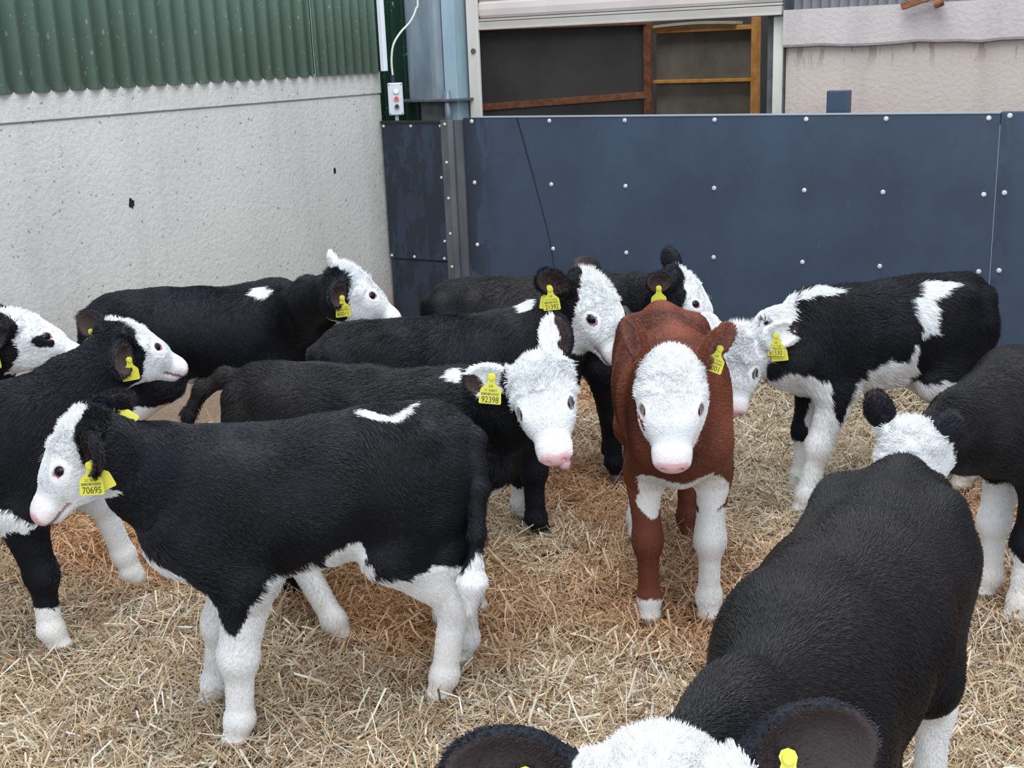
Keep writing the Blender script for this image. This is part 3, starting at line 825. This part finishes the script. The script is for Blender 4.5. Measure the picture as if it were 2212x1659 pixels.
def calf_color(c, ps, S, P, seed):
    """coat colour at local points P"""
    n = P.shape[0]
    ns = snoise(P, 55, seed, 3) * .016
    Q = P + np.stack([ns, snoise(P, 50, seed + 7, 3) * .016, snoise(P, 60, seed + 9, 3) * .016], -1)
    base = V3(*c.get('base', BLK)); col = np.tile(base, (n, 1))
    br = np.clip(snoise(P, 4.0, seed + 3, 2) * .8 + (P[:, 2] - .62) * 2.0, 0, 1)[:, None] * c.get('brown', 0.3)
    if c.get('base') is None: col = col * (1 - br) + DBR * br
    x, y, z = Q[:, 0], Q[:, 1], Q[:, 2]
    w = np.zeros(n, bool)
    H = (P - ps['poll']) @ ps['R'] / S.hs; hx, hy, hz = (H + np.stack([ns, ns * 0, ns], -1) * .6).T
    inh = (H[:, 0] > -.06) & (H[:, 0] < .36) & (np.abs(H[:, 1]) < .125) & (H[:, 2] > -.24) & (H[:, 2] < .06)
    inh &= S.evt(P, ('head', 'ear')) < np.minimum(S.evt(P, ('body', 'tail')) + .012, .03)
    for it in c.get('white', []):
        k = it[0]
        if k == 'e': m = (((Q - V3(*it[1])) / V3(*it[2])) ** 2).sum(1) < 1
        elif k == 'leg':                       # ('leg', 'F'|'H', side, top)
            m = (z < it[3]) & ((x > 0) if it[1] == 'F' else (x < 0)) & (y * it[2] > 0)
            if len(it) > 4: m &= (z < it[3] - it[4] * (x - (.22 if it[1] == 'F' else -.38)))
        elif k == 'xz': m = inpoly(x, z, it[2]) & (y * it[1] > 0)
        elif k == 'xy': m = inpoly(x, y, it[1]) & (z > it[2])
        elif k == 'yz': m = inpoly(y, z, it[1]) & (x > it[2])
        elif k == 'belly': m = (z < it[1]) & (x > it[2]) & (x < it[3])
        w |= m & ~inh
    fa = c.get('face', (-.03, .5, .9))
    thr = fa[0] + fa[1] * np.clip(-hz, 0, 1) + fa[2] * np.abs(hy)
    face = inh & (hx > thr)
    w |= face
    for it in c.get('dark', []):
        if it[0] == 'h': w &= ~((((np.stack([hx, hy, hz], -1) - V3(*it[1])) / V3(*it[2])) ** 2).sum(1) < 1)
        elif it[0] == 'e': w &= ~((((Q - V3(*it[1])) / V3(*it[2])) ** 2).sum(1) < 1)
        elif it[0] == 'xz': w &= ~(inpoly(x, z, it[2]) & (y * it[1] > 0))
    for nm, (r0, RE, es) in S.ears.items():
        E = (P - r0) @ RE / es; m = (np.abs((E - V3(.092, 0, 0)) / V3(.083, .052, .034)) ** 2).sum(1) < 1
        m &= E[:, 0] > .02
        inner = m & (E[:, 2] > -.0135) & ((((E[:, 0] - .092) / .060) ** 2 + (E[:, 1] / .040) ** 2) < 1)
        ec = c.get('ear_white', ()); iw = c.get('ear_inner', (.050, .030, .028))
        if nm in ec:
            w |= m & ~(E[:, 0] > .135 + ns * 2)
        elif nm + '_mix' in ec:
            w = np.where(m, snoise(P, 45, seed + 5, 2) > -0.1, w)
        else:
            w &= ~m; col[m & ~inner] = V3(*c.get('ear_col', base))
        col[inner & ~w] = V3(*iw)
        if nm in ec: pass
    col[w] = WHT
    soil = w & ~inh
    f = np.clip((.50 - P[:, 2]) * 2.2, 0, 1) * np.clip(.55 + snoise(P, 9, seed + 13, 2) * .6, 0, 1) * c.get('soil', .6)
    col[soil] = col[soil] * (1 - f[soil, None]) + CREAM * f[soil, None]
    # muzzle, lips, eye rims
    hx, hy, hz = H.T
    mz = inh & (hx > .258 + np.clip((hz + .060) * 1.2, 0, 1) + np.clip((np.abs(hy) - .036) * 1.5, 0, 1)) & (hz > -.102)
    pk = V3(*c.get('nose', PINK)); col[mz] = pk
    soft = inh & ~mz & (hx > .235) & w
    col[soft] = col[soft] * .75 + pk * .25
    mouth = inh & (np.abs(hz + .101 + (.27 - hx) * .06) < .0048) & (hx > .19)
    col[mouth] = pk * .35
    Ha = np.stack([hx, np.abs(hy), hz], -1) - V3(.124, .058, -.037); en = unit((.46, .78, .42))
    Hn = Ha @ en; Hw = Ha - Hn[:, None] * en; ex, ey = Hw[:, 0], np.hypot(Hw[:, 1], Hw[:, 2]); inh2 = inh & (Hn > -.01)
    er = inh2 & (((ex / .021) ** 2 + (ey / .0165) ** 2) < 1)
    er2 = inh2 & ((((ex - .004) / .033) ** 2 + (ey / .027) ** 2) < 1)
    col[er & w] = col[er & w] * .45 + V3(.62, .36, .34) * .55 if c.get('pinkeye', True) else V3(.10, .08, .08)
    lid = inh2 & (((ex / .0175) ** 2 + (ey / .0125) ** 2) < 1)
    col[lid] = V3(*c.get('lid', (.30, .14, .13)))
    nos = inh & ((((H - V3(.290, .027, -.072)) / V3(.014, .010, .009)) ** 2).sum(1) < 1) | inh & ((((H - V3(.290, -.027, -.072)) / V3(.014, .010, .009)) ** 2).sum(1) < 1)
    col[nos] = pk * .25
    hoof = P[:, 2] < .035
    col[hoof] = V3(.20, .16, .12)
    return col, w, inh, mz | mouth | lid | er | er2 | nos | hoof


t = NT('calf_skin'); a = t.n('ShaderNodeAttribute', attribute_name='coat'); v = t.co()
M_SKIN = t.out(a.outputs['Color'], 0.6, bump=t.noise(v, 260, 3), bd=0.0015, spec=0.22)
t = NT('calf_hair'); a = t.n('ShaderNodeAttribute', attribute_name='coat')
M_HAIR = t.out(a.outputs['Color'], 0.42, spec=0.38)
M_EYE = NT('dark_eye').out((0.008, 0.006, 0.008), 0.10, spec=0.35)
M_TAG = NT('yellow_tag_plastic').out((0.62, 0.59, 0.06), 0.4, spec=0.4)
M_INK = mat_plain('black_ink', (0.03, 0.03, 0.02), 0.5)
M_LASH = mat_plain('pale_lash', (0.75, 0.74, 0.70), 0.5)
M_TONGUE = mat_plain('tongue_pink', (0.60, 0.34, 0.38), 0.3)


def coat(c, ps, S, co, faces, N, seed, parent):
    r = np.random.RandomState(seed)
    tri = np.concatenate([faces[:, [0, 1, 2]], faces[:, [0, 2, 3]]])
    A = np.linalg.norm(np.cross(co[tri[:, 1]] - co[tri[:, 0]], co[tri[:, 2]] - co[tri[:, 0]]), axis=1)
    ctr = co[tri].mean(1); H = (ctr - ps['poll']) @ ps['R']
    A = A * np.where(np.linalg.norm(H - V3(.1, 0, -.06), axis=1) < .26, 2.2, 1.0)
    ti = r.choice(len(tri), N, p=A / A.sum()); u, v_ = r.rand(2, N); m = u + v_ > 1; u[m], v_[m] = 1 - u[m], 1 - v_[m]
    T = tri[ti]; P = co[T[:, 0]] * (1 - u - v_)[:, None] + co[T[:, 1]] * u[:, None] + co[T[:, 2]] * v_[:, None]
    col, w, inh, bare = calf_color(c, ps, S, P, seed0 := c['seed'])
    P, col, inh = P[~bare], col[~bare], inh[~bare]; N = len(P)
    nn, _ = S.grad(P)
    x, y, z = P.T
    fl = np.tile(V3(-.75, 0, -.65), (N, 1))
    leg = z < .44; fl[leg] = V3(-.15, 0, -1)
    if inh.any(): fl[inh] = ps['R'] @ V3(-.55, 0, -.55)
    H = (P - ps['poll']) @ ps['R'] / S.hs
    pollm = inh & (H[:, 0] < .10) & (H[:, 2] > -.06)
    wob = snoise(P, 20, seed + 1, 3); wob2 = snoise(P, 13, seed + 2, 3)
    side = np.cross(nn, fl)
    fl = fl + side * (wob * c.get('ruffle', .7) * 1.3)[:, None] + r.normal(0, .10, (N, 3))
    fl[pollm] += (np.stack([snoise(P[pollm], 60, 3, 2), snoise(P[pollm], 60, 4, 2), snoise(P[pollm], 60, 5, 2)], -1)) * 1.6 * c.get('curly', 1.0)
    fl = fl - nn * (fl * nn).sum(1)[:, None]; fl /= np.linalg.norm(fl, axis=1, keepdims=True) + 1e-9
    L = np.full(N, c.get('fur', .017)) * r.uniform(.6, 1.25, N) * (1 + .3 * wob2)
    L[leg] *= .6; L[inh] *= .5; L *= 1 + np.where(inh & (H[:, 2] > -.09), np.clip((.17 - H[:, 0]) / .13, 0, 1) * (.6 + .4 * c.get('curly', 1.0)), 0)
    L[inh & (H[:, 0] > .20)] *= .45
    L[inh & (H[:, 2] < -.13)] *= 1.5
    belly = (z < .50) & (z > .40) & (nn[:, 2] < -.3); L[belly] *= 1.5
    for nm, (r0, RE, es) in S.ears.items():
        E = (P - r0) @ RE / es; em = (np.abs((E - V3(.092, 0, 0)) / V3(.083, .052, .034)) ** 2).sum(1) < 1
        L[em] = c.get('earfur', .008) * r.uniform(.5, 1.4, em.sum()); fl[em] = RE @ V3(1, 0, .0) + r.normal(0, .25, (em.sum(), 3))
    tm = np.zeros(N, bool); tl = c.get('tail')
    lift = r.uniform(.18, .42, N) * np.clip(1 + .45 * snoise(P, 24, seed + 8, 2), .6, 1.6)
    lift[pollm] = r.uniform(.3, .9, pollm.sum())
    pts = np.zeros((N, 4, 3))
    for i, s in enumerate((0, .35, .7, 1.0)):
        pts[:, i] = P + nn * (L * lift * math.sin(s * 1.9) * .8 - .0008)[:, None] + fl * (L * s * (1.0))[:, None]
    curl = pollm
    if curl.any():
        pts[curl, 3] = pts[curl, 2] - fl[curl] * (L[curl] * .18)[:, None] + nn[curl] * (L[curl] * .25)[:, None]
    cu = bpy.data.hair_curves.new('coat'); cu.add_curves([4] * N)
    cu.attributes['position'].data.foreach_set('vector', pts.astype(np.float32).ravel())
    rad = cu.attributes.get('radius') or cu.attributes.new('radius', 'FLOAT', 'POINT')
    rr = np.tile(np.array([.00062, .00055, .0004, .00015]) * c.get('hr', 1.0), N).astype(np.float32); rad.data.foreach_set('value', rr)
    a = cu.attributes.new('coat', 'FLOAT_COLOR', 'CURVE'); cc = np.ones((N, 4), np.float32); cc[:, :3] = col * r.uniform(.8, 1.15, (N, 1)) * np.clip(1 + .25 * np.where(col[:, :1].max(1) < .2, 2.5, .3) * snoise(P, 22, seed + 6, 2), .4, 2)[:, None]; a.data.foreach_set('color', cc.ravel())
    cu.materials.append(M_HAIR)
    return link(bpy.data.objects.new('coat', cu), parent)


def text_mesh(name, txt, size, mat, parent, align='CENTER', xs=1.0):
    fc_ = bpy.data.curves.new('t', 'FONT'); fc_.body = txt; fc_.size = size; fc_.align_x = align; fc_.align_y = 'CENTER'; fc_.extrude = 0.0003
    o = bpy.data.objects.new('t', fc_); COL.objects.link(o)
    bpy.context.view_layer.update()
    me = bpy.data.meshes.new_from_object(o.evaluated_get(bpy.context.evaluated_depsgraph_get()))
    COL.objects.unlink(o); bpy.data.objects.remove(o); bpy.data.curves.remove(fc_)
    me.materials.clear(); me.materials.append(mat); me.name = name
    for vtx in me.vertices: vtx.co.x *= xs
    return link(bpy.data.objects.new(name, me), parent)


def ear_tag(parent, pos, nrm, down, num, small=True, size=1.0, name='ear_tag'):
    """yellow flag tag hanging from a stud: local x right, y up, z towards the reader"""
    zax = unit(nrm); yax = -unit(np.asarray(down) - zax * (np.asarray(down) @ zax)); xax = np.cross(yax, zax)
    k = size
    pl = [(-.008, .0), (-.011, .008), (-.008, .015), (0, .018), (.008, .015), (.011, .008), (.009, -.002), (.0115, -.012), (.020, -.020), (.0265, -.026), (.028, -.032), (.030, -.062), (.0275, -.066),
          (-.0275, -.066), (-.030, -.062), (-.028, -.032), (-.0265, -.026), (-.020, -.020), (-.0115, -.012), (-.009, -.002)]
    pl = [(x * k, y * k - .006, 0) for x, y in pl[::-1]]
    m = MB(); m.prism(pl[::-1], (0, 0, .0016))
    o = m.build(name, M_TAG, parent)
    o.matrix_local = Matrix(((xax[0], yax[0], zax[0], pos[0]), (xax[1], yax[1], zax[1], pos[1]), (xax[2], yax[2], zax[2], pos[2]), (0, 0, 0, 1)))
    m = MB(); m.tube([(0, 0, .0016), (0, 0, .006)], .007 * k, 14); m.build('stud', M_TAG, o)
    if num:
        x = text_mesh('tag_number', num, .0235 * k, M_INK, o, xs=.80 if len(num) > 4 else 1.0); x.location = (0, -.061 * k, .0018)
        if small:
            x = text_mesh('tag_small_print', 'UK', .009 * k, M_INK, o); x.location = (0, -.024 * k, .0018)
            x = text_mesh('tag_small_print', small if isinstance(small, str) else '7 1 2 3 8 0', .009 * k, M_INK, o); x.location = (0, -.036 * k, .0018)
            m = MB(); rb = random.Random(len(num))
            xx = -.024
            while xx < .023:
                ww = rb.choice((.0006, .001, .0016)); m.box(xx * k, (xx + ww) * k, -.0485 * k, -.042 * k, .0014, .0019); xx += ww + rb.choice((.0008, .0012))
            m.build('tag_bars', M_INK, o)
    return o


def make_calf(c):
    ps = calf_pose(c); S = calf_sdf(c, ps); s = ps['s']
    root = empty('calf', (ps['org'][0], ps['org'][1], -0.012), ps['rz']); root.scale = (s, s, s)
    tag(root, c['label'], 'calf', 'calves standing in the straw pen')
    co, faces = S.mesh(c.get('res', .006) if not DRAFT else .009)
    if c.get('wrinkle', 1):
        nn, _ = S.grad(co)
        amp = np.where(co[:, 2] > .42, .0042, .001)
        hd = np.linalg.norm(co - (ps['poll'] + ps['R'] @ V3(.12, 0, -.05)), axis=1) < .24
        amp = np.where(hd, .0004, amp)
        co = co + nn * (snoise(co, 16, c['seed'] + 40, 3) * amp * c.get('ruffle', .6) * 1.9)[:, None]
    o = mesh_np('body', co, faces, M_SKIN, root)
    col, w, inh, bare = calf_color(c, ps, S, co, c['seed'])
    set_col(o.data, 'coat', col)
    if not DRAFT: coat(c, ps, S, co, faces, int(c.get('hairs', 70000)), c['seed'] + 100, root)
    R = ps['R']
    for sy in (1, -1):
        e = sph('eye', (0, 0, 0), .0205 * S.hs, M_EYE, root)
        E0 = V3(.124, sy * .058, -.037); en = unit((.46, sy * .78, .42)); et = unit(V3(0, 0, 1) - en * en[2]); ex = V3(1, 0, 0)
        e.location = S.Hd(*(E0 + en * .0042))
        if c.get('lash', True):
            m = MB(); rb = random.Random(sy + 3)
            for k in range(9):
                q = (k - 4) / 4
                p0 = E0 + en * .021 + et * (.0125 - .004 * q * q) + ex * q * .015
                p1 = p0 + en * .010 + et * .001 + ex * (q * .004 + .004); p2 = p1 + en * .006 + et * (.003 + .002 * rb.random()) + ex * .004
                m.tube([S.Hd(*p0), S.Hd(*p1), S.Hd(*p2)], [.0003, .00025, .0001], 4, caps=False)
            m.build('eyelashes', M_LASH, root)
    for (ear, side, num, kw) in c.get('tags', []):
        r0, RE, es = S.ears[ear]
        on = RE[:, 2] * side
        dn = V3(0, 0, -1) + ps['Rw'].T @ V3(*kw.get('lean', (0, 0, 0)))
        nr = unit(ps['Rw'].T @ V3(*kw['face'])) if 'face' in kw else on
        low = -np.sign(RE[2, 1] + 1e-9)
        pos = r0 + RE[:, 0] * kw.get('t', .085) * es + RE[:, 1] * low * kw.get('w', .022) * es + nr * (kw.get('o', .018) if side > 0 else .004)
        ear_tag(root, pos, nr, dn, num, kw.get('small', True), kw.get('size', 1.0) / s)
    if c.get('tongue'):
        m = MB(); a = [S.Hd(.235, .004, -.102), S.Hd(.262, .012, -.103), S.Hd(.280, .022, -.106), S.Hd(.286, .032, -.108)]
        m.tube(a, [.014, .017, .018, .010], 12); m.build('tongue', M_TONGUE, root, smooth=True)
    return root, S, ps
# ---------------------------------------------------------------- the herd
#SPECCORE
def at(px, py, z):
    """the point at height z that the photograph shows at this pixel"""
    d = _r * (px - W_ / 2) / FPX + _u * (H_ / 2 - py) / FPX + _f
    p = CAM + d * (z - CAM[2]) / d[2]
    return (p[0], p[1], z)


CALVES = dict(
    A=dict(W=(-2.115, 2.04), az=-131, len=.87, poll=at(166, 888, .94), hyaw=-123, hpitch=47, hs=.90, es=.95, seed=11, hairs=150000, tuft=.034,
           label='black calf with white face and legs standing side-on facing left, ear tag 70695',
           FL=(.02, -.01, 0), FR=(.06, -.06, 0), HL=(.03, -.02, 0), HR=(-.10, -.03, 0),
           tail=[(-.44, 0, .795), (-.50, .06, .745), (-.485, .12, .63), (-.46, .150, .52), (-.445, .158, .44)],
           earL=('w', (.35, .8, -.38), (-.8, .55, .1)), earR=('w', (.9, -.2, .34), (0, -.8, .3)), face=(-.045, .50, 1.05),
           white=[('xy', [(-.115, -.004), (-.159, .027), (-.187, .045), (-.237, .022), (-.285, .015), (-.223, .057), (-.186, .078), (-.160, .054), (-.125, .034)], .78),
                  ('belly', .482, -.10, .22), ('belly', .43, -.40, .0), ('e', (-.04, .13, .505), (.05, .09, .045)), ('leg', 'F', 1, .47), ('leg', 'F', -1, .40), ('leg', 'H', 1, .345), ('leg', 'H', -1, .30),
                  ('e', (.43, 0, .48), (.13, .13, .10)), ('e', (-.385, .180, .385), (.05, .032, .105))],
           dark=[('xz', 1, [(.13, .56), (.37, .56), (.34, .47), (.30, .385), (.25, .355), (.215, .385), (.19, .44)])],
           tags=[('earL', 1, '70695', dict(face=(.55, -.83, .1), t=.10, lean=(.0, 0, 0), size=.92, small='21 3059')), ('earL', -1, '', dict(t=.10, face=(.8, -.6, .1), lean=(.25, .2, 0), size=.92)),
                 ('earR', 1, '', dict(t=.05, w=.0, face=(.5, -.8, .2), lean=(.75, .5, 0), size=1.05)), ('earR', 1, '', dict(t=.095, w=.01, lean=(.9, .6, 0), face=(.6, -.7, .2), size=.8))]),
    B=dict(W=(-2.97, 2.20), az=42, poll=at(250, 690, .98), hyaw=66, hpitch=27, hs=.90, seed=12, hairs=90000,
           label='black calf cut by left frame edge, white-faced head looking right over the front calf',
           earR=('w', (.05, .6, -.55), (.8, .45, .1)), earL=('w', (-.8, -.45, .12)), face=(-.04, .55, 1.1), FL=(.20, .06, .12), FLk=(.05, 0, .06), FR=(.0, 0, 0),
           white=[('leg', 'F', -1, .16), ('leg', 'F', 1, .45), ('e', (.05, -.05, .46), (.22, .2, .055)), ('leg', 'H', 1, .3), ('leg', 'H', -1, .3)],
           tags=[('earR', 1, '', dict(face=(.8, -.35, 0), t=.075, size=.85)), ('earL', -1, '', dict(face=(.3, -.9, .1), t=.085, size=.85))]),
    C=dict(W=(-3.36, 3.72), az=46, poll=at(742, 572, .97), hyaw=40, hpitch=33, seed=13, hairs=90000,
           label='black calf with white face against the concrete wall, looking right, curly poll',
           earR=('w', (-.2, .7, -.42), (.8, .5, .1)), earL=('w', (-.38, -.8, .40), (.8, .2, .1)), es=.9, ear_white=('earL',), face=(-.06, .55, 1.0),
           white=[('e', (.20, -.10, .815), (.06, .05, .025)), ('e', (-.1, -.08, .455), (.05, .12, .03)), ('leg', 'H', 1, .40), ('leg', 'H', -1, .40)],
           tags=[('earR', 1, '60011', dict(face=(.75, -.5, 0), t=.08, size=.95))]),
    D=dict(W=(-3.78, 2.45), az=50, poll=at(18, 668, .93), hyaw=52, hpitch=24, seed=14, hairs=50000,
           label='calf at far left edge showing only a white head with a black cheek patch',
           earR=('w', (-.5, .6, -.3), (.7, .6, .1)), face=(-.05, .4, .75), dark=[('h', (.126, -.075, -.050), (.034, .05, .025))],
           tags=[('earR', 1, '1 153', dict(face=(.4, -.9, 0), t=.085))]),
    E=dict(W=(-1.88, 2.83), s=.98, az=16, poll=at(1158, 775, .90), hyaw=-50, hpitch=46, hroll=17, hs=.95, seed=15, hairs=150000, fur=.020, curly=1.0,
           label='black calf with curly white head turned to camera, tongue out, ear tag 92398',
           FL=(0, 0, 0), FR=(-.03, 0, 0), HR=(.27, -.11, 0), HL=(-.02, 0, 0), brown=.8, tongue=True, ruffle=.6,
           earR=('w', (-.92, .15, -.02)), earL=('w', (-.12, -.4, .85)), ear_white=('earR_mix', 'earL_mix'), face=(-.12, .40, .8), pinkeye=False,
           tail=[(-.44, 0, .795), (-.50, -.01, .80), (-.575, -.03, .765), (-.615, -.06, .69), (-.625, -.08, .61), (-.625, -.09, .54)],
           white=[('e', (.27, -.05, .835), (.028, .04, .022)), ('e', (.37, 0, .455), (.11, .07, .05)), ('leg', 'H', -1, .19), ('leg', 'F', 1, .2), ('leg', 'F', -1, .2), ('belly', .455, -.3, .2)],
           tags=[('earR', 1, '92398', dict(face=(.45, -.85, .15), t=.07, w=-.01, size=1.02, small='71 59877', lean=(-.12, 0, 0)))]),
    F=dict(W=(-2.09, 3.61), az=47, poll=at(1272, 590, .95), hyaw=-14, hpitch=46, hs=1.12, seed=16, hairs=110000, fur=.019, ruffle=.65, brown=.5,
           label='black calf in the middle row looking right with big white face, ear tag 21392',
           earR=('w', (-.8, .35, .38)), earL=('w', (-.45, -.65, .42)), es=.85, face=(-.04, .62, 1.05), pinkeye=False,
           white=[('e', (.25, -.03, .86), (.055, .035, .022)), ('e', (.32, -.19, .79), (.025, .05, .035)), ('leg', 'F', 1, .15)],
           tags=[('earR', 1, '21392', dict(face=(.35, -.9, .05), t=.085, lean=(.1, 0, 0))), ('earR', -1, '', dict(t=.09, face=(.4, -.9, .1), lean=(-.1, 0, 0))), ('earL', 1, '', dict(face=(.3, -.8, .4), t=.08, lean=(-.7, 0, 0), size=.9))]),
    G=dict(W=(-2.07, 4.28), az=30, poll=at(1468, 578, .89), hyaw=12, hpitch=44, seed=17, hairs=60000, brown=1.0,
           label='brownish black calf at the back beside the dark board, white face behind the red calf',
           earR=('w', (-.7, .45, .1)), earL=('w', (-.35, -.45, .65), (.3, -.8, .2)), es=.85, face=(-.02, .6, 1.1),
           tags=[('earR', 1, '', dict(face=(.4, -.9, .0), t=.085)), ('earL', 1, '', dict(face=(.3, -.9, .1), t=.07, size=.8))]),
    H=dict(W=(-1.31, 3.12), s=1.04, az=-62, poll=at(1450, 762, .90), hyaw=-66, hpitch=58, hs=1.06, es=.88, seed=18, hairs=150000, base=(.150, .042, .022), fur=.013, soil=.35, curly=.7,
           label='red-brown calf facing the camera with broad white face and white chest',
           earR=('w', (-.28, -.25, .80), (-.9, .45, .1)), earL=('w', (.62, -.12, .62), (.55, .65, -.2)), ear_inner=(.26, .11, .085), ear_col=(.150, .042, .022), face=(-.06, .42, .95), lid=(.42, .10, .07),
           white=[('e', (.35, .0, .455), (.15, .13, .08)), ('e', (.29, -.07, .40), (.09, .06, .05)), ('e', (.30, .085, .42), (.10, .065, .07)), ('leg', 'F', 1, .36), ('leg', 'F', -1, .085), ('e', (.25, -.14, .52), (.0, .0, .0)), ('leg', 'H', -1, .30)],
           dark=[('h', (.163, -.064, -.062), (.030, .035, .027))],
           tags=[('earL', 1, '40001', dict(face=(.35, -.9, .1), t=.085, lean=(-.35, .1, .2), size=.92))]),
    I=dict(W=(-1.26, 4.28), len=.94, az=225, poll=at(1592, 716, .70), hyaw=-80, hpitch=62, seed=19, hairs=120000, fur=.024, ruffle=.8, curly=1.5,
           label='shaggy black calf with white mane stripe and belly, head down facing camera, ear tag 31530',
           earL=('w', (.85, .1, .27)), earR=('w', (-.4, -.7, .42)), ear_white=('earL', 'earR'), face=(-.12, .3, .7), FL=(.10, .02, 0), FR=(.02, 0, 0), pinkeye=False, lid=(.06, .05, .05),
           white=[('e', (.42, .0, .77), (.12, .05, .055)), ('e', (.29, .04, .83), (.11, .035, .025)),
                  ('xy', [(-.13, .045), (-.25, .06), (-.25, .095), (-.16, .114), (-.14, .20), (-.085, .20), (-.05, .119), (-.11, .083)], .66),
                  ('belly', .475, -.35, .25), ('e', (.02, .15, .49), (.11, .08, .095)), ('e', (-.045, .17, .59), (.022, .06, .055)),
                  ('leg', 'F', 1, .53), ('leg', 'F', -1, .25), ('e', (.36, .02, .50), (.10, .14, .09)), ('leg', 'H', 1, .3), ('leg', 'H', -1, .3)],
           dark=[('xz', 1, [(.10, .56), (.27, .56), (.265, .45), (.245, .355), (.225, .35), (.205, .42), (.17, .49)])],
           tags=[('earL', 1, '31530', dict(face=(.25, -.95, .1), t=.075, w=.0, small='7 21 7135')), ('earL', -1, '', dict(face=(.3, -.9, .1), t=.075, lean=(.12, 0, 0)))]),
    J=dict(W=(-.48, 3.62), az=-140, poll=at(1955, 925, .66), hyaw=-110, hpitch=68, seed=20, hairs=100000, brown=.9, curly=1.3, label='dark brown-black calf at right frame edge lowering its white curly head',
           earR=('w', (-.25, -.2, .75), (.2, -.9, 0)), earL=('w', (.65, -.45, .38), (0, -.9, .1)), es=.85, face=(-.10, .35, .8),
           white=[('leg', 'F', 1, .40), ('leg', 'F', -1, .40), ('leg', 'H', 1, .3)],
           dark=[('xz', 1, [(.13, .52), (.345, .52), (.31, .30), (.25, .18), (.215, .28), (.19, .42)])]),
    K=dict(W=(-.52, 1.72), az=-90, s=1.05, poll=at(1420, 1618, .90), hyaw=-66, hpitch=45, hroll=5, hs=1.1, es=1.15, seed=21, hairs=200000, fur=.013, brown=.8, curly=.5, ruffle=.5, hr=1.0,
           label='black calf nearest the camera at bottom right, seen from above with white poll',
           earfur=.004, earL=('w', (.9, -.05, .22), (0, .8, .45)), earR=('w', (-.9, .05, .06), (0, .8, .45)), face=(-.10, .3, .55), ear_inner=(.030, .021, .021),
           white=[('leg', 'H', 1, .40), ('leg', 'H', -1, .36)],
           tags=[('earL', 1, '', dict(face=(.35, -.8, .4), t=.065, w=-.004, size=1.0)), ('earR', 1, '', dict(face=(.35, -.8, .4), t=.07, w=-.004, size=1.0))]),
)
#ENDSPEC

for _c in CALVES.values():
    make_calf(_c)
